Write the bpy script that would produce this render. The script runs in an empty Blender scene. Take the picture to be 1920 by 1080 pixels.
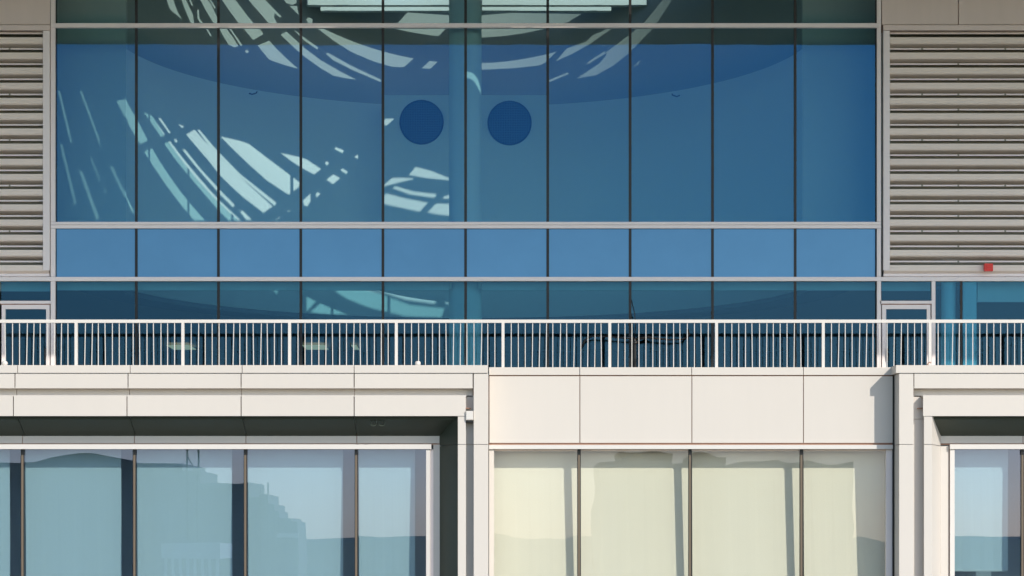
import bpy, bmesh, math, random
from mathutils import Vector, Matrix
from mathutils.bvhtree import BVHTree
from mathutils.geometry import delaunay_2d_cdt
random.seed(7)
R = math.radians
S = bpy.context.scene
C = S.collection

# ------------------------------------------------------------------ camera, light, exposure
D, F, CX, HZ, ZC = 50.0, 4000.0, 960.0, 1008.0, 14.0     # camera distance, focal (px of a 1920 frame), principal column, horizon row, eye height
cam = bpy.data.objects.new('camera', bpy.data.cameras.new('camera'))
C.objects.link(cam)
cam.location = (0, -D, ZC)
cam.rotation_euler = (R(90), 0, 0)
cam.data.sensor_width = 36
cam.data.lens = 36 * F / 1920
cam.data.shift_y = (HZ - 540) / 1920
cam.data.clip_end = 20000
cam.data.clip_start = 0.5
S.camera = cam

SUN = Vector((0.76, -1.0, 0.76))                          # towards the sun
sun_el = math.atan2(SUN.z, math.hypot(SUN.x, SUN.y))
w = bpy.data.worlds.new('World')
S.world = w
w.use_nodes = True
nt = w.node_tree
sky = nt.nodes.new('ShaderNodeTexSky')
sky.sky_type = 'NISHITA'
sky.sun_disc = False
sky.sun_elevation = sun_el
sky.sun_rotation = math.atan2(SUN.x, SUN.y)
sky.air_density = 1.0
sky.dust_density = 0.5
bg = nt.nodes['Background']
bg.inputs['Strength'].default_value = 0.17
nt.links.new(sky.outputs['Color'], bg.inputs['Color'])

sl = bpy.data.lights.new('sun', 'SUN')
sl.energy = 2.65
sl.angle = R(0.3)
sl.color = (1.0, 0.925, 0.815)
so = bpy.data.objects.new('sun', sl)
C.objects.link(so)
so.rotation_euler = (-SUN).to_track_quat('-Z', 'Y').to_euler()
so.location = SUN * 60

S.view_settings.view_transform = 'Standard'
S.view_settings.look = 'None'
S.view_settings.exposure = 0.42
S.view_settings.gamma = 1
S.view_settings.use_curve_mapping = False
S.render.engine = 'CYCLES'
S.cycles.max_bounces = 10
S.cycles.diffuse_bounces = 5
S.cycles.transparent_max_bounces = 16
S.cycles.sample_clamp_indirect = 6
S.cycles.use_denoising = True

# ------------------------------------------------------------------ helpers
def X(px, Y): return (px - CX) * (D + Y) / F
def Z(py, Y): return ZC + (HZ - py) * (D + Y) / F

def tag(o, label=None, cat=None, group=None, kind=None):
    if label: o['label'] = label
    if cat: o['category'] = cat
    if group: o['group'] = group
    if kind: o['kind'] = kind
    return o

def empty(name, loc=(0, 0, 0), parent=None):
    o = bpy.data.objects.new(name, None)
    C.objects.link(o)
    o.empty_display_size = 0.3
    o.location = loc
    if parent is not None:
        o.parent = parent
        o.matrix_parent_inverse = Matrix.Translation(-Vector(wloc(parent)))
    return o

def wloc(o):
    p = Vector((0, 0, 0))
    while o is not None:
        if o.type == 'EMPTY' and o.parent is None: p += o.location
        elif o.type == 'EMPTY': return o.location.copy()
        o = o.parent
    return p

def link(name, me, mat, parent=None):
    """A mesh whose vertices are given in world coordinates."""
    if mat: me.materials.append(mat)
    o = bpy.data.objects.new(name, me)
    C.objects.link(o)
    if parent is not None:
        o.parent = parent
        o.matrix_parent_inverse = Matrix.Translation(-wloc(parent))
    return o

def mesh(name, verts, faces):
    me = bpy.data.meshes.new(name)
    me.from_pydata([tuple(v) for v in verts], [], faces)
    me.update()
    me.validate()
    return me

BOXF = [(0, 1, 2, 3), (7, 6, 5, 4), (0, 4, 5, 1), (1, 5, 6, 2), (2, 6, 7, 3), (3, 7, 4, 0)]
def box_w(name, x0, x1, y0, y1, z0, z1, mat, parent=None):
    v = [(x0, y0, z0), (x1, y0, z0), (x1, y0, z1), (x0, y0, z1), (x0, y1, z0), (x1, y1, z0), (x1, y1, z1), (x0, y1, z1)]
    return link(name, mesh(name, v, BOXF), mat, parent)

def box(name, px0, py0, px1, py1, Y, th, mat, parent=None):
    """A box whose front face, standing at depth Y, fills the given frame rectangle; th metres deep."""
    return box_w(name, X(px0, Y), X(px1, Y), Y, Y + th, Z(py1, Y), Z(py0, Y), mat, parent)

def prism_x(name, prof, x0, x1, mat, parent=None):
    n = len(prof)
    v = [(x0, y, z) for y, z in prof] + [(x1, y, z) for y, z in prof]
    f = [(i, (i + 1) % n, n + (i + 1) % n, n + i) for i in range(n)] + [tuple(range(n - 1, -1, -1)), tuple(range(n, 2 * n))]
    return link(name, mesh(name, v, f), mat, parent)

def prism_poly(name, pts, z0, z1, mat, parent=None):
    n = len(pts)
    v = [(x, y, z0) for x, y in pts] + [(x, y, z1) for x, y in pts]
    f = [(i, (i + 1) % n, n + (i + 1) % n, n + i) for i in range(n)] + [tuple(range(n - 1, -1, -1)), tuple(range(n, 2 * n))]
    return link(name, mesh(name, v, f), mat, parent)

def tube(name, pts, rad, mat, parent=None, seg=8):
    bm = bmesh.new()
    rings = []
    for i, p in enumerate(pts):
        p = Vector(p)
        d = (Vector(pts[min(i + 1, len(pts) - 1)]) - Vector(pts[max(i - 1, 0)])).normalized()
        a = d.orthogonal().normalized() if abs(d.y) > .95 else d.cross(Vector((0, 1, 0))).normalized()
        b = d.cross(a)
        r = rad[i] if isinstance(rad, (list, tuple)) else rad
        rings.append([bm.verts.new(p + (a * math.cos(t) + b * math.sin(t)) * r) for t in [2 * math.pi * k / seg for k in range(seg)]])
    for a, b in zip(rings, rings[1:]):
        for k in range(seg):
            bm.faces.new((a[k], a[(k + 1) % seg], b[(k + 1) % seg], b[k]))
    bm.faces.new(rings[0][::-1]); bm.faces.new(rings[-1])
    me = bpy.data.meshes.new(name); bm.to_mesh(me); bm.free()
    for p in me.polygons: p.use_smooth = True
    return link(name, me, mat, parent)

# ------------------------------------------------------------------ materials
def mat_paint(name, col, rough=0.45, var=0.03, streak=0.04, spec=0.4, bump=0.0, metallic=0.0):
    m = bpy.data.materials.new(name); m.use_nodes = True
    n, l = m.node_tree.nodes, m.node_tree.links
    b = n['Principled BSDF']
    b.inputs['Roughness'].default_value = rough
    b.inputs['Specular IOR Level'].default_value = spec
    b.inputs['Metallic'].default_value = metallic
    geo = n.new('ShaderNodeNewGeometry')
    mp = n.new('ShaderNodeMapping'); mp.inputs['Scale'].default_value = (2.2, 2.2, 0.35)
    l.new(geo.outputs['Position'], mp.inputs['Vector'])
    n1 = n.new('ShaderNodeTexNoise'); n1.inputs['Scale'].default_value = 2.0; n1.inputs['Detail'].default_value = 6
    l.new(mp.outputs['Vector'], n1.inputs['Vector'])
    n2 = n.new('ShaderNodeTexNoise'); n2.inputs['Scale'].default_value = 0.5; n2.inputs['Detail'].default_value = 3
    l.new(geo.outputs['Position'], n2.inputs['Vector'])
    oi = n.new('ShaderNodeObjectInfo')
    def mth(op, a, b_):
        k = n.new('ShaderNodeMath'); k.operation = op
        for i, s in enumerate((a, b_)):
            if isinstance(s, (int, float)): k.inputs[i].default_value = s
            else: l.new(s, k.inputs[i])
        return k.outputs[0]
    v = mth('ADD', mth('MULTIPLY', mth('SUBTRACT', n1.outputs['Fac'], 0.5), streak * 2), 1.0)
    v = mth('ADD', v, mth('MULTIPLY', mth('SUBTRACT', n2.outputs['Fac'], 0.5), var * 2))
    v = mth('ADD', v, mth('MULTIPLY', mth('SUBTRACT', oi.outputs['Random'], 0.5), var * 1.6))
    mx = n.new('ShaderNodeVectorMath'); mx.operation = 'SCALE'
    mx.inputs[0].default_value = col
    l.new(v, mx.inputs['Scale'])
    l.new(mx.outputs[0], b.inputs['Base Color'])
    if bump:
        bp = n.new('ShaderNodeBump'); bp.inputs['Strength'].default_value = bump; bp.inputs['Distance'].default_value = 0.01
        n3 = n.new('ShaderNodeTexNoise'); n3.inputs['Scale'].default_value = 60
        l.new(geo.outputs['Position'], n3.inputs['Vector'])
        l.new(n3.outputs['Fac'], bp.inputs['Height'])
        l.new(bp.outputs['Normal'], b.inputs['Normal'])
    return m

def mat_glass(name, T, Rf, wave=0.0012, scale=0.7, film=None):
    """Coated architectural glass: tinted transmission plus the coating's own tinted mirror reflection."""
    m = bpy.data.materials.new(name); m.use_nodes = True
    n, l = m.node_tree.nodes, m.node_tree.links
    n.remove(n['Principled BSDF'])
    tr = n.new('ShaderNodeBsdfTransparent'); tr.inputs['Color'].default_value = (*T, 1)
    gl = n.new('ShaderNodeBsdfGlossy'); gl.inputs['Color'].default_value = (*Rf, 1); gl.inputs['Roughness'].default_value = 0.0
    geo = n.new('ShaderNodeNewGeometry')
    nz = n.new('ShaderNodeTexNoise'); nz.inputs['Scale'].default_value = scale; nz.inputs['Detail'].default_value = 1
    l.new(geo.outputs['Position'], nz.inputs['Vector'])
    bp = n.new('ShaderNodeBump'); bp.inputs['Strength'].default_value = 1.0; bp.inputs['Distance'].default_value = wave
    l.new(nz.outputs['Fac'], bp.inputs['Height'])
    l.new(bp.outputs['Normal'], gl.inputs['Normal'])
    add = n.new('ShaderNodeAddShader')
    l.new(tr.outputs[0], add.inputs[0]); l.new(gl.outputs[0], add.inputs[1])
    l.new(add.outputs[0], n['Material Output'].inputs['Surface'])
    return m

def mat_spandrel(name, base, Rf):
    m = bpy.data.materials.new(name); m.use_nodes = True
    n, l = m.node_tree.nodes, m.node_tree.links
    n.remove(n['Principled BSDF'])
    df = n.new('ShaderNodeBsdfDiffuse')
    geo = n.new('ShaderNodeNewGeometry'); nz = n.new('ShaderNodeTexNoise'); nz.inputs['Scale'].default_value = 0.9; nz.inputs['Detail'].default_value = 5
    l.new(geo.outputs['Position'], nz.inputs['Vector'])
    oi = n.new('ShaderNodeObjectInfo')
    m1 = n.new('ShaderNodeMath'); m1.operation = 'MULTIPLY_ADD'; m1.inputs[1].default_value = 0.22; m1.inputs[2].default_value = 0.85
    l.new(nz.outputs['Fac'], m1.inputs[0])
    m2 = n.new('ShaderNodeMath'); m2.operation = 'MULTIPLY_ADD'; m2.inputs[1].default_value = 0.08
    l.new(oi.outputs['Random'], m2.inputs[0]); l.new(m1.outputs[0], m2.inputs[2])
    sc = n.new('ShaderNodeVectorMath'); sc.operation = 'SCALE'; sc.inputs[0].default_value = base
    l.new(m2.outputs[0], sc.inputs['Scale']); l.new(sc.outputs[0], df.inputs['Color'])
    gl = n.new('ShaderNodeBsdfGlossy'); gl.inputs['Color'].default_value = (*Rf, 1); gl.inputs['Roughness'].default_value = 0.02
    add = n.new('ShaderNodeAddShader')
    l.new(df.outputs[0], add.inputs[0]); l.new(gl.outputs[0], add.inputs[1])
    l.new(add.outputs[0], n['Material Output'].inputs['Surface'])
    return m

def mat_emit(name, col, st):
    m = bpy.data.materials.new(name); m.use_nodes = True
    b = m.node_tree.nodes['Principled BSDF']
    b.inputs['Base Color'].default_value = (*col, 1)
    b.inputs['Emission Color'].default_value = (*col, 1)
    b.inputs['Emission Strength'].default_value = st
    return m

def mat_ground(name, c1, c2, scale, rough=0.9):
    m = bpy.data.materials.new(name); m.use_nodes = True
    n, l = m.node_tree.nodes, m.node_tree.links
    b = n['Principled BSDF']; b.inputs['Roughness'].default_value = rough; b.inputs['Specular IOR Level'].default_value = 0.1
    geo = n.new('ShaderNodeNewGeometry')
    nz = n.new('ShaderNodeTexNoise'); nz.inputs['Scale'].default_value = scale; nz.inputs['Detail'].default_value = 8
    l.new(geo.outputs['Position'], nz.inputs['Vector'])
    r = n.new('ShaderNodeValToRGB')
    r.color_ramp.elements[0].position = 0.35; r.color_ramp.elements[0].color = (*c1, 1)
    r.color_ramp.elements[1].position = 0.65; r.color_ramp.elements[1].color = (*c2, 1)
    l.new(nz.outputs['Fac'], r.inputs['Fac']); l.new(r.outputs['Color'], b.inputs['Base Color'])
    return m

M_panel = mat_paint('cream_panel_paint', (0.655, 0.61, 0.562), 0.42, 0.018, 0.015)
M_rail = mat_paint('white_rail_paint', (0.70, 0.67, 0.64), 0.4, 0.01, 0.01)
M_alu = mat_paint('grey_aluminium_paint', (0.95, 0.86, 0.84), 0.4, 0.02, 0.03)
M_clad = mat_paint('taupe_cladding_paint', (0.84, 0.71, 0.65), 0.45, 0.02, 0.05)
M_louv = mat_paint('louvre_paint', (0.93, 0.81, 0.72), 0.4, 0.02, 0.03)
M_joint = mat_paint('joint_backing', (0.44, 0.25, 0.18), 0.8)
M_dark = mat_paint('black_gasket', (0.012, 0.012, 0.013), 0.4, 0, 0)
M_bronze = mat_paint('bronze_mullion', (0.16, 0.125, 0.09), 0.4, 0.02, 0.02)
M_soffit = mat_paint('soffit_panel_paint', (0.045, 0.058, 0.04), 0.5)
M_cave = mat_paint('plenum_dark', (0.34, 0.33, 0.28), 0.9)
M_wall = mat_paint('atrium_plaster', (0.87, 0.87, 0.87), 0.9, 0.01, 0.01, 0.1)
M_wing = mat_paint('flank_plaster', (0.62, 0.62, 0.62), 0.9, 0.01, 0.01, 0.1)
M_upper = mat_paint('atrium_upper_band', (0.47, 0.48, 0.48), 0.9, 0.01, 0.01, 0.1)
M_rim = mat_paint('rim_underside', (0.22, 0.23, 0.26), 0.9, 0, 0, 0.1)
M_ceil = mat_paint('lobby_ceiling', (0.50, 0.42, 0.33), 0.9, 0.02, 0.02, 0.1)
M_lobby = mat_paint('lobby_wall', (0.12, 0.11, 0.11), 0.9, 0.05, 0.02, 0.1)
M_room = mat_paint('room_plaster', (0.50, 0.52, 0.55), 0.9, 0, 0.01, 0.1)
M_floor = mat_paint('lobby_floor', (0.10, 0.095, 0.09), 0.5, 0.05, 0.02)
M_col = mat_paint('column_plaster', (0.78, 0.78, 0.80), 0.8, 0, 0.01, 0.2)
M_pale = mat_paint('pale_blue_plaster', (0.72, 0.88, 0.98), 0.8, 0, 0.01, 0.2)
M_bars = mat_paint('grille_bars', (0.17, 0.13, 0.16), 0.7, 0, 0)
M_mesh = mat_paint('dark_grille', (0.07, 0.025, 0.04), 0.7, 0, 0)
M_roof = mat_paint('roof_soffit', (0.20, 0.20, 0.19), 0.9, 0.03, 0.02, 0.1)
M_paving = mat_paint('terrace_paving', (0.90, 0.80, 0.68), 0.8, 0.04, 0.03)
M_blind = mat_paint('blind_fabric', (0.74, 0.74, 0.735), 0.95, 0.01, 0.015, 0.05, 0.25)
M_red = mat_paint('red_enamel', (0.85, 0.025, 0.015), 0.35, 0, 0)
M_lamp = mat_emit('warm_lamp', (1.0, 0.72, 0.45), 0.5)
G_up = mat_glass('blue_coated_glass', (0.655, 0.79, 0.79), (0.003, 0.020, 0.049))
G_low = mat_glass('blue_coated_glass_low', (0.50, 0.70, 0.74), (0.010, 0.022, 0.037), 0.0004)
G_top = mat_glass('unseen_clear_glass', (0.985, 0.985, 0.985), (0.01, 0.02, 0.02))  # unseen top row, made clear so beams from the roof openings pass undimmed
G_span = mat_spandrel('blue_spandrel_glass', (0.12, 0.28, 0.45), (0.02, 0.045, 0.08))
G_bay = mat_glass('teal_glass', (0.70, 0.79, 0.81), (0.052, 0.056, 0.095), 0.0008)
G_mid = mat_glass('clear_glass', (0.92, 0.92, 0.87), (0.026, 0.027, 0.040), 0.0016, 0.9)

# ------------------------------------------------------------------ ground
def sheet(name, x0, x1, y0, y1, z, mat):
    o = link(name, mesh(name, [(x0, y0, z), (x1, y0, z), (x1, y1, z), (x0, y1, z)], [(0, 1, 2, 3)]), mat)
    return tag(o, kind='structure')
sheet('ground', -6000, 6000, -9000, 3000, 0.0, mat_ground('scrub_ground', (0.035, 0.05, 0.032), (0.075, 0.085, 0.055), 0.02))
sheet('pavement', -60, 60, -46, 28, 0.02, mat_ground('plaza_paving', (0.14, 0.135, 0.125), (0.18, 0.17, 0.155), 0.8))
hv, hf = [], []
NX = 60
for i in range(NX + 1):
    x = -5000 + 10000 * i / NX
    h = 15 + 3 * math.sin(i * .31 + 1.0) + 2 * math.sin(i * .9)
    hv += [(x, -4200, -1), (x, -5000, max(6, h)), (x, -6000, -1)]
for i in range(NX):
    a = 3 * i
    hf += [(a, a + 3, a + 4, a + 1), (a + 1, a + 4, a + 5, a + 2)]
tag(link('hills', mesh('hills', hv, hf), mat_ground('wooded_hill', (0.04, 0.055, 0.05), (0.06, 0.075, 0.065), 0.01)), kind='structure')

# ------------------------------------------------------------------ the building
B = tag(empty('office_building', (0, 0, 0)), 'pale panelled building with blue glass atrium, louvres and projecting window bays', 'building')
def part(name, label=None):
    o = empty(name, (0, 0, 0), B)
    if label: o['label'] = label
    return o

YU = 2.0                        # plane of the upper glass
ROOFZ = ZC + 15.36
# ---- upper curtain wall
CW = part('curtain_wall', 'tall blue glass curtain wall under thin white transoms')
jx = [104, 255.5, 409.5, 564, 718, 873, 1027, 1181.5, 1336, 1491, 1643]
rows = [(-168, -8, 'pane', G_top), (-6, 44, 'pane', G_up), (52, 416, 'pane', G_up), (428.5, 519.5, 'spandrel_pane', G_span), (527.5, 745, 'pane', G_low)]
def jitter(o, a=0.00022):
    # each sheet of glass sits a hair out of true
    me = o.data
    c = sum((v.co for v in me.vertices), Vector()) / len(me.vertices)
    t = Matrix.Rotation(random.uniform(-a, a), 3, 'X') @ Matrix.Rotation(random.uniform(-a, a), 3, 'Z')
    for v in me.vertices: v.co = c + t @ (v.co - c)
for a, b in zip(jx, jx[1:]):
    for y0, y1, nm, g in rows:
        jitter(box(nm, a + 2.2, y0, b - 2.2, y1, YU, 0.024, g, CW))
for x in jx[1:-1]:
    for y0, y1 in ((-7, 44), (52, 416), (428.5, 519.5), (527.5, 745)):
        box('mullion', x - 2.5, y0, x + 2.5, y1, YU - 0.012, 0.045, M_dark, CW)
for x, s in ((104, -1), (1643, 1)):      # dark edge gasket beside the jambs
    box('gasket', x - 1 if s > 0 else x - 1.5, -7, x + 1.8 if s > 0 else x + 1.8, 745, YU - 0.004, 0.1, M_dark, CW)
box('transom', 95, 43.5, 1652, 51.5, YU - 0.09, 0.12, M_alu, CW)
box('transom', 95, 416, 1652, 421.3, YU - 0.10, 0.22, M_alu, CW)
box('transom', 95, 422, 1652, 428, YU - 0.075, 0.22, M_alu, CW)
box('transom', -300, 519.3, 2220, 526.8, YU - 0.09, 0.22, M_alu, CW)
for (x0, x1) in ((95, 103.5), (1644.5, 1652)):
    for y0, y1 in ((-160, 43), (52, 415.5), (428.5, 518.8), (527.2, 760)):
        box('jamb', x0, y0, x1, y1, YU - 0.07, 0.2, M_alu, CW)
    box('gasket', x0 - 0.5, -160, x1 + 0.5, 760, YU - 0.02, 0.14, M_dark, CW)

# ---- louvres and cladding either side
def louvre(label, xa, xb, frame, clips, top, bottom_x):
    L = part('louvre', label)
    f0, f1 = frame
    pitch = 28.47
    for i in range(16):
        y0 = 70 + pitch * i
        Yf = YU - 0.10
        zt = Z(y0, Yf)
        q = (D + Yf) / F
        prof = [(Yf, zt), (Yf, zt - 4.6 * q), (Yf + 0.006, zt - 4.9 * q), (Yf + 0.006, zt - 5.6 * q), (Yf, zt - 5.9 * q), (Yf, zt - 9.5 * q), (Yf + 0.02, zt - 12 * q),
                (Yf + 0.32, zt - 16.5 * q), (Yf + 0.34, zt - 15.5 * q), (Yf + 0.04, zt - 8.6 * q), (Yf + 0.03, zt)]
        prism_x('louvre_blade', prof, X(xa, Yf), X(xb, Yf), M_louv, L)
        box('drip_strip', xa, y0 + 20.2, xb, y0 + 23.2, Yf + 0.16, 0.015, M_alu, L)
        for cx, every in clips:
            if i % every == 0:
                box('support_clip', cx - 1.6, y0 + 19.6, cx + 1.6, y0 + 23.8, Yf + 0.152, 0.02, M_cave, L)
    # first half blade under the head
    Yf = YU + 0.04
    box('louvre_blade', xa, 60.5, xb, 64, Yf, 0.02, M_louv, L)
    box('frame', f0, top + 10.5, f1, 506.5, YU - 0.115, 0.2, M_alu, L)                      # upright
    box('frame', min(xa, f0), top, max(xb, f1), top + 9.5, YU - 0.12, 0.2, M_clad, L)        # head
    q = (D + YU) / F
    zb = Z(506.8, YU - 0.12)
    prism_x('frame', [(YU - 0.12, zb), (YU - 0.12, zb - 0.015), (YU - 0.02, zb - 0.075), (YU + 0.06, zb - 0.075), (YU + 0.06, zb)], X(min(xa, f0), YU), X(max(xb, f1), YU), M_louv, L)
    box('frame', min(xa, f0) , 513.2, max(xb, f1), 518.2, YU - 0.03, 0.12, M_alu, L)
    box('backing', min(xa, f0), top, max(xb, f1), 518, YU + 0.45, 0.05, M_cave, L)
    return L
louvre('grey horizontal louvre bank with one bright upright frame on its right edge', -300, 80, (80.5, 93), ((18, 3),), 47, 93)
louvre('wide grey horizontal louvre bank with bright upright frame on its left edge', 1669, 2220, (1656.5, 1668.5), ((1797, 1), (1729, 3), (1885, 3)), 47, 1656)
for a, b in ((-300, 94), (1653.5, 1796.2), (1797.8, 1990), (1991.5, 2220)):
    box('cladding_panel', a, -170, b, 46, YU - 0.05, 0.08, M_clad, B)
box('cladding_backing', -300, -170, 94, 60, YU + 0.05, 0.1, M_joint, B)
box('cladding_backing', 1653.5, -170, 2220, 60, YU + 0.05, 0.1, M_joint, B)

# ---- terrace doors and side lights
def door(label, xs, handle_x):
    x0, x1, g0, g1 = xs
    P = part('terrace_door', label)
    box('transom_pane', x0, 528, x1, 563.5, YU, 0.024, G_low, P)
    box('door_frame', x0 - 3 if x0 > 500 else x0 - 6, 564, x1 + 1, 569.3, YU - 0.07, 0.18, M_alu, P)
    box('door_leaf', x0 + 1, 571.5, g0, 745, YU - 0.05, 0.09, M_alu, P)
    box('door_leaf', g1, 571.5, x1 - 1.5, 745, YU - 0.05, 0.09, M_alu, P)
    box('door_leaf', g0, 571.5, g1, 579.5, YU - 0.048, 0.086, M_alu, P)
    box('door_pane', g0, 579.5, g1, 745, YU - 0.01, 0.024, G_low, P)
    box('door_frame', x0 - 1, 569.5, x1 + 0.5, 571.3, YU - 0.02, 0.1, M_joint, P)
    box('handle', handle_x - 1.2, 652, handle_x + 1.2, 676, YU - 0.1, 0.03, M_dark, P)
door('white framed glass terrace door beside the left louvre, with a transom light', (2, 94.5, 10, 86.5), 84)
door('white framed glass terrace door below the right louvre', (1653, 1746, 1661.5, 1738), 1664)
SW = part('side_window', 'blue side window right of the terrace door with pale columns behind it')
box('jamb', 1747, 527.2, 1754, 760, YU - 0.07, 0.2, M_alu, SW)
box('pane', 1754.5, 528, 1800.5, 745, YU, 0.024, G_low, SW)
box('mullion', 1800.5, 527.5, 1804.5, 745, YU - 0.012, 0.16, M_dark, SW)
box('pane', 1804.5, 528, 2060, 745, YU, 0.024, G_low, SW)
box('jamb', 2060, 527.2, 2220, 760, YU - 0.05, 0.2, M_alu, SW)
box('left_closure', -300, 527.2, -4.5, 760, YU - 0.05, 0.2, M_alu, B).name = 'side_wall'

# ---- atrium
A = part('atrium', 'curved white atrium wall behind the blue glass, streaked with sunlight')
AX, AY, AR = X(868, YU), 2.1, 8.6
RIMZ, EDGEZ = ZC + 6.25, ZC + 12.26
occl = []                                                     # (verts, faces) that catch the light
def solid_arc(name, r0, r1, z0, z1, mat, a0=-2.0, a1=182.0, n=96, catch=True):
    v, f = [], []
    for i in range(n + 1):
        t = R(a0 + (a1 - a0) * i / n)
        for r, z in ((r0, z0), (r0, z1), (r1, z1), (r1, z0)):
            v.append((AX + r * math.cos(t), AY + r * math.sin(t), z))
    for i in range(n):
        a, b = 4 * i, 4 * (i + 1)
        for k in range(4):
            f.append((a + k, b + k, b + (k + 1) % 4, a + (k + 1) % 4))
    f += [(0, 1, 2, 3), (4 * n, 4 * n + 3, 4 * n + 2, 4 * n + 1)]
    me = mesh(name, v, f)
    for p in me.polygons: p.use_smooth = False
    if catch: occl.append((v, f))
    return link(name, me, mat, A)
solid_arc('curved_wall', AR, AR + 0.3, RIMZ, EDGEZ, M_wall, 9.37, 170.63)
solid_arc('upper_wall', AR + 0.35, AR + 0.6, EDGEZ + 0.02, ROOFZ - 0.02, M_upper, 9.0, 171.0)
solid_arc('ledge', AR + 0.002, AR + 0.6, EDGEZ + 0.001, EDGEZ + 0.018, M_upper, 9.37, 170.63, catch=False)
solid_arc('rim', AR + 0.02, AR + 1.0, RIMZ - 0.12, RIMZ - 0.002, M_rim, 3, 177, catch=False)
def catcher(o):
    occl.append(([tuple(v.co) for v in o.data.vertices], [tuple(p.vertices) for p in o.data.polygons]))
    return o
PY = 9.1
catcher(box_w('flat_screen', X(718, PY), X(1027, PY), PY, PY + 1.3, ZC + 7.9, EDGEZ, M_wall, A))
WY = 3.5
catcher(box_w('wing_wall', X(-40, WY), AX - math.sqrt(AR ** 2 - (WY - AY) ** 2), WY, WY + 0.2, RIMZ, ROOFZ, M_wing, A))
catcher(box_w('wing_wall', AX + math.sqrt(AR ** 2 - (WY - AY) ** 2), X(1900, WY), WY, WY + 0.2, RIMZ, ROOFZ, M_wing, A))
colx, coly, colr = X(872.5, 2.64), 2.64, 30.5 * 52.64 / F
cv = [(colx + colr * math.cos(R(a)), coly + colr * math.sin(R(a))) for a in range(0, 360, 6)]
col = (prism_poly('column', cv, ZC + 3.3, ZC + 13.75, M_col, A))
tube('added_stem', [(colx, coly, ZC + 13.7), (colx, coly, ROOFZ - .01)], .05, M_alu, A)  # thin stem added above the shortened column so the sun beams pass
BY = 9.5
catcher(box('ceiling_beam', 575, -20, 1213, 9.5, BY, 0.25, M_wall, A))
catcher(box('ceiling_beam', 601, 11.8, 1146, 20, BY + 0.05, 0.2, M_wall, A))

# round grilles on the flat screen
for cx, cy in ((790.5, 229.5), (955.5, 231)):
    G = empty('round_grille', (0, 0, 0), A)
    G.name = 'round_grille'
    r = 41.5 * (D + PY) / F
    gx, gz = X(cx, PY), Z(cy, PY)
    bm = bmesh.new()
    ring = []
    for k in range(64):
        t = 2 * math.pi * k / 64
        ring.append([bm.verts.new((gx + rr * math.cos(t), yy, gz + rr * math.sin(t))) for rr, yy in ((r, PY - 0.002), (r, PY - 0.05), (r - 0.035, PY - 0.05), (r - 0.035, PY - 0.02))])
    for k in range(64):
        a, b = ring[k], ring[(k + 1) % 64]
        for j in range(3): bm.faces.new((a[j], b[j], b[j + 1], a[j + 1]))
    bm.faces.new([q[3] for q in ring])
    nb = 12                                                  # fine bars across the opening, joined
    for k in range(-nb, nb + 1):
        h = r * k / (nb + 1)
        e = math.sqrt(max(0, (r - 0.035) ** 2 - h * h))
        for vert in (0, 1):
            if vert: P4 = [(gx + h - .009, gz - e), (gx + h + .009, gz - e), (gx + h + .009, gz + e), (gx + h - .009, gz + e)]
            else: P4 = [(gx - e, gz + h - .009), (gx + e, gz + h - .009), (gx + e, gz + h + .009), (gx - e, gz + h + .009)]
            yy = PY - 0.03 - 0.004 * vert
            bm.faces.new([bm.verts.new((x_, yy, z_)) for x_, z_ in P4])
    me = bpy.data.meshes.new('round_grille'); bm.to_mesh(me); bm.free()
    bpy.data.objects.remove(G)
    me.materials.append(M_mesh); me.materials.append(M_bars)
    for p_ in me.polygons[-(4 * nb + 2):]: p_.material_index = 1
    o = link('round_grille', me, None, A)
    o['kind'] = 'stuff'

# little hooks under the ledge
for hx, hy, Yh in ((478, 176, 8.0), (1264, 180, 7.4)):
    sgn = 1 if hx > 960 else -1
    tube('hook', [(X(hx - 4 * sgn, Yh), Yh, Z(hy - 4, Yh)), (X(hx - 3 * sgn, Yh), Yh - .1, Z(hy, Yh)), (X(hx + 4 * sgn, Yh), Yh - .15, Z(hy + 3, Yh)), (X(hx + 10 * sgn, Yh), Yh - .15, Z(hy + 1, Yh))], .018, M_mesh, A, 6)

# lobby under the curved wall
LB = part('lobby', 'dim lobby seen through the lower panes')
n = 60
pts = []
arc = [(AX + (AR + 0.9) * math.cos(R(t)), AY + (AR + 0.9) * math.sin(R(t))) for t in [180 - 180 * i / n for i in range(n + 1)]]
vv = [(-16.4, 2.16), (-16.4, 25.9)] 
cverts = [(p[0], max(p[1], 2.16), RIMZ + 0.05) for p in arc] + [(x, 25.9, RIMZ + 0.05) for x in [-16.4 + 32.8 * i / n for i in range(n + 1)]]
cf = [(i, i + 1, n + 1 + i + 1, n + 1 + i) for i in range(n)]
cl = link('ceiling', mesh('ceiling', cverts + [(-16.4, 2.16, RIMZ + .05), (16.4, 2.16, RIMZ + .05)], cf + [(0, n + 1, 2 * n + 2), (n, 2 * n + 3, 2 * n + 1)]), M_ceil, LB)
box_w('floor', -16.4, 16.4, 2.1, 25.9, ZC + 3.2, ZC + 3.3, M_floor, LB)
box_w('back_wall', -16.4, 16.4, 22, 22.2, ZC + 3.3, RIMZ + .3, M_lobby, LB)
box('soffit_strip', 104, 527.6, 842, 544, YU + 0.30, 0.10, M_col, LB)
box('soffit_strip', 904, 527.6, 1643, 544, YU + 0.30, 0.10, M_col, LB)
box('soffit_strip', -2, 527.6, 96, 546, YU + 0.30, 0.10, M_col, LB)
box('soffit_strip', 1653, 527.6, 1747, 545, YU + 0.30, 0.10, M_col, LB)
box('soffit_strip', 1833, 527.6, 2060, 566, YU + 0.30, 0.10, M_col, LB)
for x0, x1 in ((842.5, 847), (897, 901.5)):
    box('bracket', x0, 529, x1, 541, YU + 0.26, 0.03, M_rail, LB)
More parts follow.
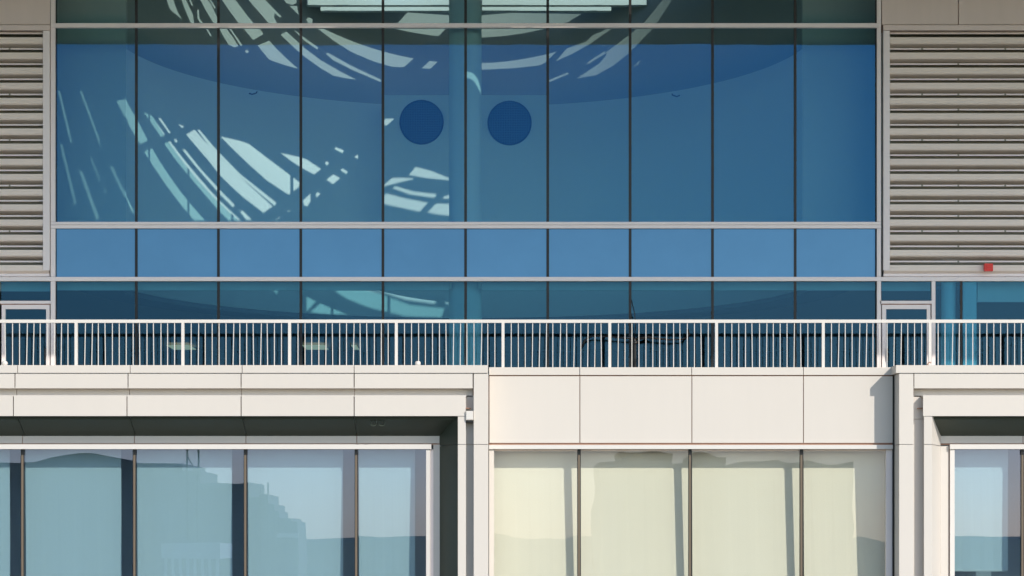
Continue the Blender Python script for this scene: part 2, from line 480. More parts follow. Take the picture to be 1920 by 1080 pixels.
for cx, r in ((1778.5, 13.5),):
    k = 52.6 / F
    prism_poly('column', [(X(cx, 2.26) + r * k * math.cos(R(a)), 2.26 + r * k * math.sin(R(a))) for a in range(0, 360, 10)], ZC + 3.3, ZC + 6.6, M_pale, LB)
box('column', 1805.5, 520, 1831, 745, 2.07, 0.35, M_pale, LB)
for x0, x1 in ((324, 366), (574, 615), (664, 673)):
    Yl = 20.2
    zl = RIMZ - 0.03
    xl, xr = X(x0, Yl), X(x1, Yl)
    o = box_w('ceiling_lamp', xl, xr, 18.9, 20.4, zl - 0.02, zl, M_lamp)
    tag(o, {324: 'widest flat warm lamp on the lobby ceiling, seen through the railing', 574: 'flat warm lamp on the lobby ceiling, middle one of three',
            664: 'smallest flat warm lamp on the lobby ceiling, nearest the column'}[x0], 'ceiling lamp', 'lit lamps on the lobby ceiling')

# closing walls of the upper building
box_w('rear_wall', -16.6, 16.6, 26, 26.2, 0, ROOFZ, M_lobby, B)
box_w('side_wall', -16.6, -16.4, 2.05, 26, 0, ROOFZ, M_clad, B)
box_w('side_wall', 16.4, 16.6, 2.05, 26, 0, ROOFZ, M_clad, B)

# ------------------------------------------------------------------ roof slab, out of view, with openings cut to shape the sun patches
# outlines of the sunlit patches as they lie on the atrium walls; each opening is found by following the sunlight back up to the roof
PATCH = [
 [(218,189),(242,199),(261,231),(280,262),(263,270),(250,250)], [(270,211),(284,216),(309,252),(302,257)],
 [(297,222),(301,221),(320,249),(317,250)], [(334,233),(346,237),(341,240)], [(326,261),(331,261),(333,266),(329,267)],
 [(349,252),(365,243),(386,267),(405,288),(430,312),(470,350),(511,387),(494,399),(455,369),(430,346),(412,328),(390,300),(370,277)],
 [(370,244),(374,243),(405,280),(415,290),(450,326),(518,380),(515,386),(480,357),(440,322),(415,297),(400,284)],
 [(308,269),(319,265),(345,299),(370,329),(395,358),(417,381),(451,413),(428,413),(405,389),(380,360),(350,325),(325,294)],
 [(342,281),(347,280),(375,315),(405,348),(416,360),(440,384),(437,389),(415,367),(395,345),(365,310)],
 [(270,284),(288,277),(320,320),(360,369),(400,413),(364,413),(340,385),(310,345),(285,308)],
 [(450,397),(455,395),(472,412),(462,412)],
 [(414,256),(450,264),(467,270),(510,303),(562,342),(560,351),(541,365),(500,338),(460,302),(430,273)],
 [(526,287),(560,294),(575,299),(602,317),(589,327),(566,315),(545,301)], [(612,337),(625,327),(638,334),(624,345)],
 [(664,294),(675,288),(688,292),(677,301)], [(627,279),(630,276),(645,282),(642,287)], [(638,319),(642,316),(652,322),(649,326)],
 [(609,306),(613,302),(617,306),(613,310)], [(568,376),(582,363),(582,378),(576,387),(570,385)], [(592,364),(596,360),(601,364),(593,370)],
 [(517,412),(532,400),(544,408),(543,412)], [(537,399),(541,395),(551,402),(548,407)], [(669,412),(685,400),(716,410),(716,412)],
 [(767,328),(779,313),(810,321),(840,333),(843,338),(800,334)], [(736,353),(741,349),(775,359),(818,364),(815,371),(770,365)],
 [(831,369),(846,364),(846,372),(832,373)], [(719.5,380),(719.5,367),(726,363),(760,372),(802,380),(787,397),(750,389),(722,383)],
 [(802,398),(817,382),(848,382),(848,405),(820,402)],
 # streaks on the flank wall
 [(108,166),(111,166),(135,267),(132,267)], [(148,165),(151,165),(194,282),(191,282)], [(113,270),(116,270),(143,383),(140,383)],
 [(149,320),(153,320),(186,411),(181,411)], [(206,312),(210,312),(252,398),(248,398)], [(169,296),(171,296),(199,362),(197,362)],
 # upper band
 [(311,-4),(324,-4),(332,20),(341,36),(319,18)], [(339,-4),(347,-4),(362,28),(364,44),(358,44),(347,18)], [(354,-2),(358,0),(362,11),(359,10)],
 [(370,18),(373,18),(374,34),(381,44),(376,44),(370,34)], [(373,-5),(386,-5),(396,8),(410,38),(415,46),(402,46),(385,18)], [(391,-3),(394,-3),(405,15),(402,16)],
 [(413,-5),(438,-5),(462,27),(478,46),(449,46),(430,20)], [(462,-5),(493,-5),(512,15),(528,31),(525,33),(515,25),(514,33),(521,46),(506,46),(485,22)],
 [(530,-3),(556,-3),(556,6),(548,9),(537,6)], [(543,11),(557,11),(560,28)],
 [(411,54),(425,54),(438,72),(447,86),(440,89),(429,84),(420,70)], [(430,54),(434,55),(454,84),(451,86)], [(457,54),(487,54),(494,64),(475,75)],
 [(483,85),(505,76),(520,93),(540,112),(559,129),(530,121),(505,112),(495,100)],
 [(526,65),(537,59),(558,78),(570,89),(600,112),(640,135),(668,149),(650,147),(625,142),(600,127),(568,104),(550,88)],
 [(386,54),(390,55),(397,67),(394,68)], [(459,96),(463,93),(467,97),(463,100)],
 [(611,101),(615,99),(660,124),(714,149),(714,154),(660,131),(625,113)], [(551,56),(556,59),(570,70),(597,89),(595,93),(570,76)],
 [(596,54),(648,54),(690,75),(718,86),(745,96),(781,105),(757,126),(735,125),(700,115),(660,98),(625,76)],
 [(791,128),(811,109),(827,109),(807,129)], [(718,54),(836,54),(811,79),(775,73),(745,66)],
 [(574,36),(597,21.5),(628,46),(579,46)], [(650,23),(750,22.5),(848,29),(848,46),(690,46)],
 [(896,29),(960,24),(1065,26),(1090,26),(1058,46),(896,46)], [(896,54),(1026,54),(985,72),(940,80),(896,84)],
 [(896,112),(945,107),(985,98),(1010,90),(1040,82),(1068,69),(1050,90),(1030,110),(1020,119),(1010,123),(960,128),(896,131)],
 [(1042,115),(1095,54),(1147,54),(1105,83),(1075,100)],
 [(1082,147),(1125,118),(1137,103),(1136,98),(1155,84),(1178,67),(1194,54),(1224,54),(1200,78),(1178,101),(1150,123),(1118,141)],
 [(1100,118),(1103,120),(1136,100),(1133,96)], [(1029,150),(1064,136),(1066,139),(1030,154)], [(1185,125),(1192,121),(1200,112),(1197,121)],
 [(1118,46),(1155,23),(1178,10),(1160,35),(1150,46)], [(1205,46),(1245,-3),(1262,-3),(1230,46)],
 # lower end of the curved wall
 [(508,540),(563,540),(594,563),(572,587),(545,575)],[(579,588),(603,567),(668,591),(640,591),(600,588)],[(628,545),(636,541),(690,543),(770,572),(833,578),(828,595),(760,593),(690,576),(650,560)],[(700,542),(726,541),(817,560),(816,570),(760,562)],[(834,567),(841,562),(842,571)],
 # beams
 [(601,13),(842,13),(842,19.5),(601,19.5)], [(904,13),(1146,13),(1146,19.5),(904,19.5)], [(577,-5),(842,-5),(842,9),(577,9)], [(904,-5),(1212,-5),(1212,9),(904,9)],
]
COLP = [(874,134),(886,137),(895,147),(901,165),(901.5,178),(895,163),(886,150),(874,146)]
V, Fc = [], []
for v, f in occl:
    b = len(V)
    V += [Vector(q) for q in v]
    Fc += [tuple(b + i for i in q) for q in f]
bvh = BVHTree.FromPolygons(V, Fc)
bvh_col = BVHTree.FromPolygons([v.co.copy() for v in col.data.vertices], [tuple(p.vertices) for p in col.data.polygons])
eye = Vector((0, -D, ZC))
def up(px, py, on_col=False):
    d = Vector(((px - CX) / F, 1.0, (HZ - py) / F)).normalized()
    h = (bvh_col if on_col else bvh).ray_cast(eye + d * (D + 2.05), d)
    if h[0] is None: return None
    t = (ROOFZ - h[0].z) / SUN.z
    return (h[0].x + SUN.x * t, h[0].y + SUN.y * t)
holes, hole_col = [], []
for poly, oc in [(p_, False) for p_ in PATCH] + [(COLP, True)]:
    out = []
    for (a, b) in zip(poly, poly[1:] + poly[:1]):
        m_ = max(1, int(math.hypot(b[0] - a[0], b[1] - a[1]) / 14))
        for i in range(m_):
            q = up(a[0] + (b[0] - a[0]) * i / m_, a[1] + (b[1] - a[1]) * i / m_, oc)
            if q: out.append(q)
    if len(out) > 2: holes.append(out); hole_col.append(oc)
RX0, RX1, RY0, RY1 = -42.0, 46.0, YU - 14.46, 26.4
verts = [Vector((RX0, RY0)), Vector((RX1, RY0)), Vector((RX1, RY1)), Vector((RX0, RY1))]
edges = [(0, 1), (1, 2), (2, 3), (3, 0)]
for h in holes:
    b = len(verts)
    verts += [Vector(q) for q in h]
    edges += [(b + i, b + (i + 1) % len(h)) for i in range(len(h))]
# roof strips kept solid to hold sun off the upper transom and round column
band = [YU - (ROOFZ - z_) / SUN.z for z_ in (Z(54, YU) - .05, Z(41.5, YU) + .08)]
for yb in band:
    b = len(verts); verts += [Vector((RX0 + .01, yb)), Vector((RX1 - .01, yb))]; edges.append((b, b + 1))
sd = Vector((SUN.x, SUN.y)).normalized(); sn = Vector((-sd.y, sd.x))
cc = Vector((colx, coly)); cw = colr + .06
D0 = (15.36 - 13.78) * math.hypot(SUN.x, SUN.y) / SUN.z
strip = [cc + sd * D0 + sn * cw, cc + sd * 14 + sn * cw, cc + sd * 14 - sn * cw, cc + sd * D0 - sn * cw]
b = len(verts); verts += strip; edges += [(b + i, b + (i + 1) % 4) for i in range(4)]
def solid(c, on_col):
    if band[0] < c.y < band[1] and not on_col: return True
    q = c - cc
    return (not on_col) and abs(q.dot(sn)) < cw and D0 < q.dot(sd) < 14
ov, oe, of, _, _, _ = delaunay_2d_cdt(verts, edges, [], 0, 1e-5)
def inside(p, poly):
    c = False
    for (x0, y0), (x1, y1) in zip(poly, poly[1:] + poly[:1]):
        if (y0 > p[1]) != (y1 > p[1]) and p[0] < (x1 - x0) * (p[1] - y0) / (y1 - y0) + x0: c = not c
    return c
bbs = [(min(q[0] for q in h), max(q[0] for q in h), min(q[1] for q in h), max(q[1] for q in h)) for h in holes]
keep = []
for f in of:
    c = sum((ov[i] for i in f), Vector((0, 0))) / len(f)
    if not any(bb[0] <= c.x <= bb[1] and bb[2] <= c.y <= bb[3] and inside(c, h) and not solid(c, k_) for h, bb, k_ in zip(holes, bbs, hole_col)): keep.append(f)
bm = bmesh.new()
bv = [bm.verts.new((p.x, p.y, ROOFZ)) for p in ov]
for f in keep:
    try: bm.faces.new([bv[i] for i in f])
    except ValueError: pass
bmesh.ops.delete(bm, geom=[q for q in bm.verts if not q.link_faces], context='VERTS')
ext = bmesh.ops.extrude_face_region(bm, geom=bm.faces[:])
off = SUN * (0.08 / SUN.z)
bmesh.ops.translate(bm, vec=off, verts=[q for q in ext['geom'] if isinstance(q, bmesh.types.BMVert)])
bmesh.ops.recalc_face_normals(bm, faces=bm.faces)
me = bpy.data.meshes.new('roof'); bm.to_mesh(me); bm.free()
link('roof', me, M_roof, B)

# ------------------------------------------------------------------ terrace and lower facade
box_w('terrace_floor', -16.6, 16.6, 0.42, 2.3, ZC + 3.25, ZC + 3.45, M_paving, B)
FY, GY = -0.62, -0.38                                  # faces of the bays; recessed channels
LOW = 1250                                              # row where the modelled storey ends, below the frame
PT, PB = ZC + 3.99, ZC + 3.81                            # cap top and bottom

def cap(x0, x1, Y, parent):
    q = 0.008
    xa, xb = X(x0, Y - .03), X(x1, Y - .03)
    prism_x('cap_panel', [(Y - .03, PB), (Y - .03, PT - .015), (Y - .015, PT), (0.42, PT + .01), (0.42, PB)], xa + q, xb - q, M_panel, parent)

def seg(xs): return list(zip(xs, xs[1:]))

def window(parent, x0, x1, mulls, Yg, glass, bronze, top=843):
    xs = [x0] + list(mulls) + [x1]
    for i, (a, b) in enumerate(seg(xs)):
        aa = a + (3.2 if i else 0); bb = b - (3.2 if i < len(xs) - 2 else 0)
        jitter(box('pane', aa, top, bb, LOW, Yg, 0.024, glass, parent), 0.0004)
    for m in mulls:
        box('mullion', m - 3, top, m + 3, LOW, Yg - 0.012, 0.12, M_dark, parent)
        box('mullion_cover', m - 2.2, top + 10, m + 1.6, LOW, Yg - 0.045, 0.032, bronze, parent)
        box('mullion_bracket', m - 3, top - 1, m + 3, top + 9.5, Yg - 0.055, 0.042, M_dark, parent)

BF = 0.26                                                # plane of the fascia under each bay's hood
def bay(label, x0, x1, side, cfg):
    P = part('projecting_bay', label)
    for a, b in seg(cfg['cap']): cap(a, b, FY, P)
    for a, b in seg(cfg['upper']): box('fascia_panel', a + .9, 700.2, b - .9, 728, FY, 0.035, M_panel, P)
    for a, b in seg(cfg['groove']): box('groove_panel', a + .5, 727, b - .5, 744, GY, 0.03, M_panel, P)
    for a, b in seg(cfg['lower']): box('fascia_panel', a + .9, 741, b - .9, 780, FY, 0.035, M_panel, P)
    u0, u1 = cfg['upper'][0], cfg['upper'][-1]
    l0, l1 = cfg['lower'][0], cfg['lower'][-1]
    zt = Z(741, FY)
    # bottoms and tops of the two bands
    box_w('fascia_underside', X(u0, FY), X(u1, FY), FY + .036, GY, Z(727.5, FY), Z(727.5, FY) + .03, M_panel, P)
    box_w('fascia_ledge', X(l0, FY), X(l1, FY), FY + .036, GY, zt - .03, zt - .003, M_panel, P)
    # hood: inner lip, then sloping soffit down to the recessed fascia
    s0, s1 = cfg['soffit']                                # opening at the face (px)
    d0, d1 = cfg['deep']                                  # opening at the recessed fascia (px)
    zf, zl = Z(780, FY), Z(788, FY + .12)
    zb = Z(817.5, BF)
    jl = [s0] + cfg['sjoint'] + [s1]
    def at(px_front, t):                                  # across the splayed hood
        u = (X(px_front, FY) - X(s0, FY)) / (X(s1, FY) - X(s0, FY))
        a = X(s0, FY) + (X(d0, BF) - X(s0, FY)) * t; b = X(s1, FY) + (X(d1, BF) - X(s1, FY)) * t
        return a + (b - a) * u
    def atj(px, t, first, last):
        if first or last: return at(px, t)
        return X(px, FY)                                  # joints run straight back
    tA = 0.2
    Ya = FY + tA * (BF - FY)
    for i, (a, b) in enumerate(seg(jl)):
        fa, lb = i == 0, i == len(jl) - 2
        ga = 0 if fa else .007; gb = 0 if lb else .007
        xa0, xa1, xa2 = atj(a, 0.04, fa, False) + ga, atj(a, tA, fa, False) + ga, atj(a, 1, fa, False) + ga
        xb0, xb1, xb2 = atj(b, 0.04, False, lb) - gb, atj(b, tA, False, lb) - gb, atj(b, 1, False, lb) - gb
        y0 = FY + .036
        lip = [(xa0, y0, zf + .004), (xb0, y0, zf + .004), (xb1, Ya, zl + .075), (xa1, Ya, zl + .075)]
        nose = [(xa1, Ya, zl + .075), (xb1, Ya, zl + .075), (xb1, Ya + .01, zl + .02), (xa1, Ya + .01, zl + .02)]
        slope = [(xa1, Ya + .01, zl + .02), (xb1, Ya + .01, zl + .02), (xb2, BF, zb), (xa2, BF, zb)]
        v = lip + nose + slope
        v2 = [(x, y + .02, z + .03) for x, y, z in v]
        f = []
        for k in (0, 4, 8):
            f += [(k, k + 1, k + 2, k + 3), (15 + k, 14 + k, 13 + k, 12 + k), (k, 12 + k, 13 + k, k + 1),
                  (k + 3, k + 2, 14 + k, 15 + k), (k, k + 3, 15 + k, 12 + k), (k + 1, 13 + k, 14 + k, k + 2)]
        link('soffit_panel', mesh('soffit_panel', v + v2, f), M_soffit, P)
    box_w('soffit_backing', X(s0, FY) - .3, X(s1, FY) + .3, FY + .14, BF + .1, zf + .18, zf + .2, M_joint, P)
    jd = [d0] + cfg['djoint'] + [d1]
    for i, (a, b) in enumerate(seg(jd)):
        box('recessed_fascia', a + (.7 if i else 0), 817.5, b - (.7 if i < len(jd) - 2 else 0), 831.3, BF, .03, M_panel, P)
    box_w('fascia_backing', X(d0, BF) - .1, X(d1, BF) + .1, BF + .032, BF + .06, Z(834, BF), Z(812, BF), M_joint, P)
    h0, h1 = cfg['head']
    box('head_bar', h0, 833, h1, 842, 0.16, 0.16, M_rail, P)
    window(P, cfg['glass'][0], cfg['glass'][1], cfg['mull'], 0.30, G_bay, M_bronze)
    # joint backing behind caps and bands
    bk = X(cfg.get('bk', cfg['cap'][0]), FY) + .03
    box_w('band_backing', bk, X(cfg['cap'][-1], FY) - .03, GY + .035, GY + .07, zf + .03, PB, M_joint, P)
    box_w('bay_core', bk + .01, X(cfg['cap'][-1], FY) - .04, GY + .08, 0.41, zf + .22, PB - .005, M_clad, P)
    return P

def pieces(name, x0, x1, Y, th, mat, parent, y0=700.2, split=833.2):
    box(name, x0, y0, x1, split - .5, Y, th, mat, parent)
    box(name, x0, split + .5, x1, LOW, Y, th, mat, parent)

# left bay
LBAY = bay('long window bay projecting from the left half of the front, with stepped cream hood', -300, 915, 1, dict(
    cap=[-390, -178, 33, 244, 454, 664, 915.3], upper=[-396, -184, 28, 240, 452, 664, 887], groove=[-393, -181, 31.5, 243, 453, 665, 887],
    lower=[-398, -187, 25, 238, 452, 664, 874], soffit=(-400, 858.5), deep=(-400, 824), sjoint=[-181, 31, 242, 453.5, 664],
    djoint=[-160, 42, 252, 461, 669], head=(-400, 808.5), glass=(-400, 799), mull=[-164, 42, 252, 460, 668]))
pieces('pilaster', 888.3, 915.3, FY, 0.6, M_panel, LBAY)
pieces('channel', 873, 888.5, GY, 0.05, M_panel, LBAY, 742)
pieces('jamb', 858.6, 873.4, FY, 0.05, M_panel, LBAY, 781)
for (y0, y1) in ((781, 832.8), (833.8, LOW)):
    v = [(X(858.6, FY), FY + .002, Z(y0, FY)), (X(858.6, FY), FY + .002, Z(y1, FY)), (X(824, BF), BF, Z(y1, FY)), (X(824, BF), BF, Z(y0, FY))]
    v += [(x + .05, y + .02, z) for x, y, z in v]
    link('reveal', mesh('reveal', v, BOXF), M_soffit, LBAY)  # dark paint puts the shade of this unlit side into the reveal's colour
box('window_jamb', 812.5, 833.6, 826.5, LOW, BF - .01, .12, M_panel, LBAY)
box('window_jamb', 806.3, 842.5, 812.5, LOW, BF + .01, .10, M_alu, LBAY)
box('window_jamb', 799, 842.5, 806, LOW, 0.2, .12, M_rail, LBAY)
box_w('reveal_core', X(873, FY) - .02, X(888, FY) + .02, GY + .055, 0.3, Z(LOW, FY), Z(745, FY), M_clad, LBAY)

# right bay
RBAY = bay('window bay at the right end with stepped cream hood, only its left part in view', 1680, 2300, -1, dict(bk=1689,
    cap=[1679.5, 1890 + 60, 2160, 2400], upper=[1713.5, 1950, 2160, 2400], groove=[1713.5, 1950, 2160, 2400],
    lower=[1730, 1950, 2160, 2400], soffit=(1747.5, 2400), deep=(1764, 2400), sjoint=[1950, 2160],
    djoint=[1918, 2140], head=(1781.5, 2400), glass=(1790, 2400), mull=[1917.5, 2125]))
pieces('pilaster', 1686, 1712.8, FY, 0.6, M_panel, RBAY)
pieces('channel', 1712.8, 1733, GY, 0.05, M_panel, RBAY, 742, 786)
pieces('jamb', 1732.6, 1747.4, FY, 0.05, M_panel, RBAY, 781)
for (y0, y1) in ((781, 832.8), (833.8, LOW)):
    v = [(X(1747.4, FY), FY + .002, Z(y0, FY)), (X(1747.4, FY), FY + .002, Z(y1, FY)), (X(1764, BF), BF, Z(y1, FY)), (X(1764, BF), BF, Z(y0, FY))]
    v += [(x - .05, y + .02, z) for x, y, z in v]
    link('reveal', mesh('reveal', v, BOXF), M_panel, RBAY)
box('window_jamb', 1764, 836, 1778.6, LOW, BF - .01, .12, M_panel, RBAY)
box('window_jamb', 1778.6, 838, 1781.5, LOW, BF + .03, .09, M_joint, RBAY)
box('window_jamb', 1781.5, 842.5, 1790, LOW, 0.2, .12, M_rail, RBAY)
box_w('reveal_core', X(1713, FY) - .02, X(1733, FY) + .02, GY + .055, 0.3, Z(LOW, FY), Z(745, FY), M_clad, RBAY)
box_w('bay_side', X(1686, FY) + .004, X(1690, FY), FY + .62, 0.5, Z(LOW, FY), PB - .01, M_clad, RBAY)

# centre wall
MID = part('parapet_wall', 'flat cream panelled wall between the two bays above a strip of sunlit windows')
for a, b in seg([916.5, 1087, 1297, 1506.5, 1677]): cap(a, b, 0.0, MID)
for a, b in seg([917, 1087.3, 1297.3, 1506.5, 1676.5]): box('wall_panel', a + .8, 705.4, b - .8, 830.3, 0.0, .035, M_panel, MID)
box('wall_backing', 917, 702, 1676.5, 834, .04, .06, M_joint, MID)
box_w('wall_core', X(916, 0), X(1677, 0), .105, .41, Z(845, 0), PB - .005, M_clad, MID)
box('head_bar', 917, 834.2, 1674, 841.8, -.06, .16, M_rail, MID)
box('window_jamb', 917, 842.4, 926.3, LOW, -.002, .2, M_panel, MID)
box('window_jamb', 1661.5, 842.4, 1677, LOW, .05, .15, M_alu, MID)
window(MID, 926.3, 1661.5, [1086, 1294, 1503], .12, G_mid, M_bronze)

box('gasket', 1673.6, 705, 1677, LOW, -.006, .1, M_dark, MID)

# structure behind and below (closing the rooms)
box_w('floor_slab', -16.6, 16.6, .43, 22, ZC + 2.95, ZC + 3.2, M_clad, B)
box_w('room_wall', -16.6, 16.6, 1.55, 1.7, 0, ZC + 2.95, M_room, B)
box_w('lower_wall', -16.6, 16.6, -.3, 1.0, 0, Z(LOW, 0) + .02, M_clad, B)
for xs in ((-16.6, -16.4), (16.4, 16.6)):
    box_w('side_wall', xs[0], xs[1], 0.0, 5.0, Z(LOW, 0), ZC + 2.95, M_clad, B)

# ------------------------------------------------------------------ roller blinds (each hangs in its pane)
def blind(x0, x1, Yg, tilt, label, bottom=LOW - 10):
    Yt = Yg + 0.40
    t = empty('roller_blind', (X((x0 + x1) / 2, Yt), Yt, Z(bottom, Yt)))
    tag(t, label, 'blind', 'roller blinds behind the lower windows')
    xa, xb = X(x0, Yt), X(x1, Yt)
    zt, zb = Z(846, Yt) + .12, Z(bottom, Yt)
    span = Z(846, Yt) - Z(1080, Yt)
    yb = Yt + tilt * (zt - zb) / span
    nseg = 12
    v, f = [], []
    for k in (0, 1):
        for i in range(nseg + 1):
            x = xa + (xb - xa) * i / nseg
            rip = .0035 * math.sin(i * 1.7 + x)
            v += [(x, Yt + .003 * k, zt), (x, yb + rip + .003 * k, zb)]
    m = 2 * (nseg + 1)
    for i in range(nseg):
        f += [(2 * i, 2 * i + 2, 2 * i + 3, 2 * i + 1), (m + 2 * i, m + 2 * i + 1, m + 2 * i + 3, m + 2 * i + 2)]
    link('fabric', mesh('fabric', v, f), M_blind, t)
    tube('roller', [(xa, Yt + .03, zt + .02), (xb, Yt + .03, zt + .02)], .035, M_alu, t)
    box_w('hem_bar', xa, xb, yb - .012, yb + .016, zb - .03, zb + .004, M_rail, t)
blind(-160, 18, .30, .07, 'pale blind behind teal glass at the far left edge, mostly cut off')  # bay blinds stop short; the dark gap stands in for the mullion's shadow
blind(47.5, 227, .30, .07, 'pale blind in the first full teal pane from the left')
blind(257, 435, .30, .07, 'pale blind in the teal pane where a crane mast reflects at the top')
blind(465, 643, .30, .07, 'pale blind in the teal pane just left of the narrow end pane')
blind(673, 778, .30, .07, 'narrow pale blind in the end pane of the long bay')
blind(926, 1082, .12, -.09, 'cream sunlit blind beside the pilaster, first of the clear panes')
blind(1089, 1290.5, .12, -.09, 'cream sunlit blind in the second clear pane from the pilaster')
blind(1297.5, 1499.5, .12, -.09, 'cream sunlit blind in the third clear pane from the pilaster')
blind(1506.5, 1664, .12, -.09, 'cream blind half in shadow of the right bay')
blind(1786, 1890, .30, .03, 'pale blue looking blind in the right bay, its hem just above the frame bottom', 1069)
blind(1923, 2120, .30, .03, 'pale blind at the right edge of the right bay, cut off', 1069)

# ------------------------------------------------------------------ balcony railing
RL = tag(empty('balcony_railing', (0, .3, PT)), 'long white metal balcony railing with thin upright bars along the parapet', 'railing')
RY = 0.28
box('top_rail', -300, 599.2, 2220, 605.2, RY - .03, .07, M_rail, RL)
box('bottom_rail', -300, 692, 2220, 697, RY - .015, .03, M_rail, RL)
zt, zb = Z(605.2, RY), Z(694, RY)
pm = None
def bar(name, px, wpx, ypx, lean=0.0):
    h = wpx * (D + RY) / F / 2
    x = X(px, RY)
    v = [(x - h, RY - h, zb), (x + h, RY - h, zb), (x + h + lean, RY - h, zt), (x - h + lean, RY - h, zt), (x - h, RY + h, zb), (x + h, RY + h, zb), (x + h + lean, RY + h, zt), (x - h + lean, RY + h, zt)]
    return link(name, mesh(name, v, BOXF), M_rail, RL)
for k in range(-2, 12):
    p = 143 + 200.05 * k
    bar('post', p, 5.4, 0)
    for j in range(14):
        q = p + 15.6 + 13.0 * j
        if q > -260 and q < 2200:
            bar('baluster', q + random.uniform(-.3, .3), 1.4, 0, random.choice([0, 0, 0, 0, .012, -.012, .02]))

# ------------------------------------------------------------------ small fittings
al = tag(empty('alarm_box', (X(1854, 1.8), 1.8, Z(501, 1.8))), 'small red alarm box fixed on the lowest louvre blade', 'alarm')
box('body', 1846.5, 494, 1862, 508, 1.74, .12, M_red, al)
box('lens', 1850, 497, 1859, 503.5, 1.722, .018, M_red, al)
jb = tag(empty('junction_box', (X(880, -.7), -.7, Z(779, -.7))), 'small cream box bridging the gap at the hood corner beside the pilaster', 'junction box')
box('body', 873.5, 770.5, 887.5, 787.5, FY - .05, .22, M_panel, jb)
box('lid', 874.5, 771.5, 886.5, 786, FY - .058, .008, M_rail, jb)
box('base_plate', 874, 788, 887, 791.5, FY - .03, .16, M_dark, jb)
def ring(cx, cy, label):
    Y = FY + .25
    bm = bmesh.new()
    r0, r1, nn, mm = 5.6 * (D + Y) / F, .011, 20, 6
    vs = [[bm.verts.new((X(cx, Y) + (r0 + r1 * math.cos(b)) * math.cos(a), Y + r1 * math.sin(b), Z(cy, Y) + (r0 * .85 + r1 * math.cos(b)) * math.sin(a)))
           for b in [2 * math.pi * j / mm for j in range(mm)]] for a in [2 * math.pi * i / nn for i in range(nn)]]
    for i in range(nn):
        for j in range(mm):
            bm.faces.new((vs[i][j], vs[(i + 1) % nn][j], vs[(i + 1) % nn][(j + 1) % mm], vs[i][(j + 1) % mm]))
    me = bpy.data.meshes.new('hanging_ring'); bm.to_mesh(me); bm.free()
    tag(link('hanging_ring', me, M_soffit), label, 'ring', 'rings hanging under the hood')
ring(700, 794, 'small metal ring under the long hood, the one nearer the soffit joint')
ring(716, 794, 'small metal ring under the long hood, the one nearer the pilaster')
def fitting(px, py, label, kind):
    Y = 0.05
    t = tag(empty('parapet_fitting', (X(px, Y), Y, PT)), label, 'fitting', 'small fittings standing on the parapet')
    x, k = X(px, Y), (D + Y) / F
    def lathe(name, prof, mat):
        bm = bmesh.new(); n_ = 16
        rr = [[bm.verts.new((x + r * math.cos(2 * math.pi * i / n_), Y + r * math.sin(2 * math.pi * i / n_), z)) for i in range(n_)] for r, z in prof]
        for a, b in zip(rr, rr[1:]):
            for i in range(n_): bm.faces.new((a[i], a[(i + 1) % n_], b[(i + 1) % n_], b[i]))
        bm.faces.new(rr[-1])
        me = bpy.data.meshes.new(name); bm.to_mesh(me); bm.free()
        for p in me.polygons: p.use_smooth = True
        return link(name, me, mat, t)
    z0 = PT + .012
    if kind == 'cap':
        lathe('base', [(.055, z0), (.055, z0 + .03), (.04, z0 + .035)], M_panel)
        lathe('cap', [(.04, z0 + .035), (.065, z0 + .05), (.068, z0 + .10), (.05, z0 + .135), (.01, z0 + .14)], M_rail)
    elif kind == 'knob':
        lathe('base', [(.05, z0), (.05, z0 + .02), (.025, z0 + .025)], M_alu)
        lathe('knob', [(.025, z0 + .025), (.06, z0 + .05), (.075, z0 + .09), (.05, z0 + .135), (.01, z0 + .145)], M_rail)
    else:
        lathe('base', [(.04, z0), (.04, z0 + .015), (.018, z0 + .02)], M_alu)
        tube('hook', [(x - .02, Y, z0 + .01), (x - .035, Y, z0 + .06), (x - .015, Y, z0 + .10), (x + .025, Y, z0 + .115), (x + .045, Y, z0 + .09)], .014, M_joint, t)
fitting(783.5, 681, 'small white capped vent on the parapet edge left of the pilaster', 'cap')
fitting(9, 681, 'rounded metal knob on the parapet in front of the left terrace door', 'knob')
fitting(1742, 681, 'small curved hook on the parapet in front of the right terrace door', 'hook')

# ------------------------------------------------------------------ dark stand on the balcony
SY = 1.45
st = tag(empty('branched_stand', (X(1190, SY), SY, ZC + 3.45)), 'black stand with two long drooping arms on the balcony, seen through the railing', 'stand')
P3 = lambda pts, dy=0: [(X(a, SY), SY + dy, Z(b, SY)) for a, b in pts]
tube('pole', [(X(1190, SY), SY, ZC + 3.45)] + P3([(1190, 690), (1190, 640), (1189, 634)]), [.06, .05, .045, .05], M_dark, st)
tube('cable', P3([(1190, 634), (1192, 610), (1190, 588), (1184, 562)], .03), .012, M_dark, st)
tube('arm', P3([(1189, 634), (1172, 634), (1140, 631), (1112, 630), (1100, 634), (1094, 642), (1091, 651)]), [.03, .022, .02, .02, .026, .024, .014], M_dark, st)
tube('arm', P3([(1189, 636), (1205, 634), (1216, 632), (1224, 634), (1255, 637), (1278, 636), (1288, 633), (1292, 626), (1290, 617)]), [.03, .04, .045, .025, .02, .02, .022, .028, .016], M_dark, st)
tube('clamp', P3([(1184, 641), (1190, 644), (1196, 640)]), [.03, .06, .03], M_dark, st)

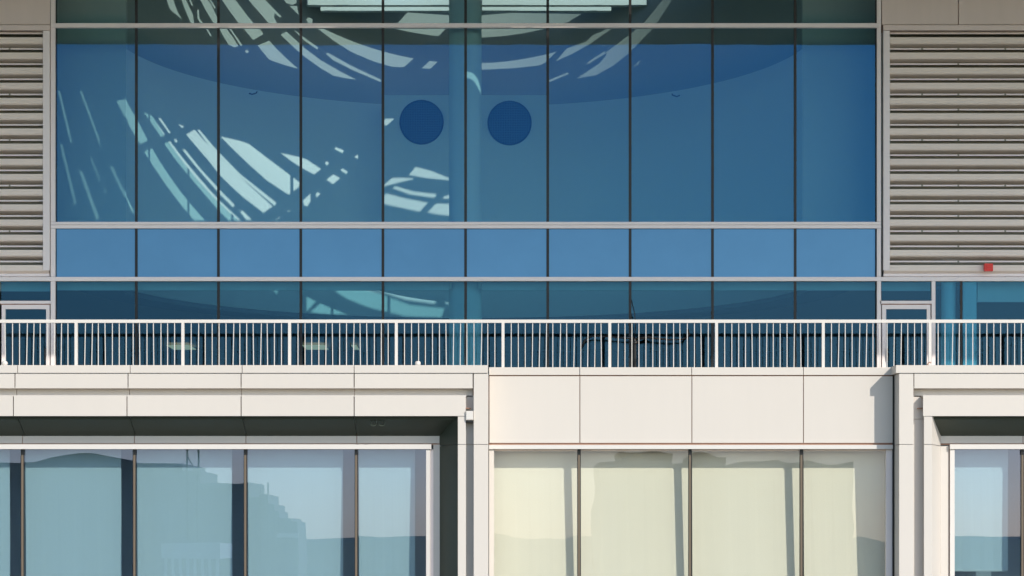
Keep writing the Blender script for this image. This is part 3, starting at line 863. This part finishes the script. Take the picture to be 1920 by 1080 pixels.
# ------------------------------------------------------------------ buildings across the way (they show as reflections in the lower glass)
M_far = mat_paint('far_concrete', (0.16, 0.17, 0.17), 0.8, 0.05, 0.05)
M_farw = mat_paint('far_window', (0.04, 0.05, 0.06), 0.3, 0.02, 0.0)
M_white = mat_paint('far_white', (0.6, 0.58, 0.55), 0.8)
FD = -150.0
def rx(px): return (px - CX) / 20.0
def rz(py): return ZC + (HZ - py) / 20.0
def far(label, blocks, roofs=()):
    t = tag(empty('far_building', (rx(blocks[0][0]), FD, 0)), label, 'building')
    for (a, b, top, dep, win) in blocks:
        box_w('wall', rx(a), rx(b), FD - dep, FD, 0, rz(top), M_far, t)
        if win:
            n_ = max(2, int((rx(b) - rx(a)) / 3.2))
            for fl in range(int(rz(top) / 3.6)):
                for i in range(n_):
                    xx = rx(a) + (rx(b) - rx(a)) * (i + .5) / n_
                    box_w('window', xx - .8, xx + .8, FD + .005, FD + .05, 1 + fl * 3.6, 2.9 + fl * 3.6, M_farw, t)
    for (a, b, base, top) in roofs:
        n_ = 14
        pr = [(rx(a) + (rx(b) - rx(a)) * i / n_, rz(base) + (rz(top) - rz(base)) * math.sin(math.pi * i / n_)) for i in range(n_ + 1)]
        m_ = len(pr)
        v = [(x, FD, z) for x, z in pr] + [(x, FD - 14, z) for x, z in pr]
        f = [(i, i + 1, m_ + i + 1, m_ + i) for i in range(m_ - 1)] + [tuple(range(m_)), tuple(range(2 * m_ - 1, m_ - 1, -1))]
        link('roof', mesh('roof', v, f), M_far, t)
    return t
far('low dark hall with a shallow vaulted roof across the way', [(-160, 340, 866, 14, False)], [(60, 250, 866, 850)])
far('stepped grey block beside the vaulted hall across the way', [(340, 372, 880, 12, False), (372, 466, 903, 12, False), (466, 486, 932, 10, False), (486.2, 487.2, 906, 1, False), (487.4, 499, 926, 10, False), (499.2, 500.2, 904, 1, False), (500.4, 512, 944, 10, False), (512.2, 521, 958, 9, False), (521.2, 546, 972, 10, False), (546.2, 558, 978, 8, False)])
far('broad dark block across the way facing the clear windows', [(1128, 1600, 868, 18, False), (1165, 1260, 846, 14, False), (1300, 1360, 850, 12, False)])
wb = tag(empty('pavilion', (rx(418), FD + 20, 0)), 'white columned pavilion in front of the stepped block across the way', 'pavilion')
box_w('roof', rx(372), rx(470), FD + 14, FD + 22, rz(1040), rz(1014), M_white, wb)
box_w('parapet', rx(518), rx(560), FD + .2, FD + .5, rz(1008), rz(1000), M_white, wb)
for i in range(8):
    xx = rx(376) + i * .62
    box_w('pillar', xx, xx + .22, FD + 21.4, FD + 21.7, 0, rz(1040), M_white, wb)
cr = tag(empty('lattice_mast', (rx(371), FD + 5, 0)), 'thin lattice mast standing before the stepped block across the way', 'mast')
MH = rz(838)
for dx in (-.45, .45):
    box_w('mast_leg', rx(374) + dx - .07, rx(374) + dx + .07, FD + 5, FD + 5.15, 0, MH, M_dark, cr)
n_ = int(MH / 1.8)
for i in range(n_):
    z = 1.8 * i
    xa, xb = rx(374) - .45, rx(374) + .45
    if i % 2: xa, xb = xb, xa
    tube('mast_brace', [(xa, FD + 5.07, z), (xb, FD + 5.07, z + 1.8)], .05, M_dark, cr, 5)
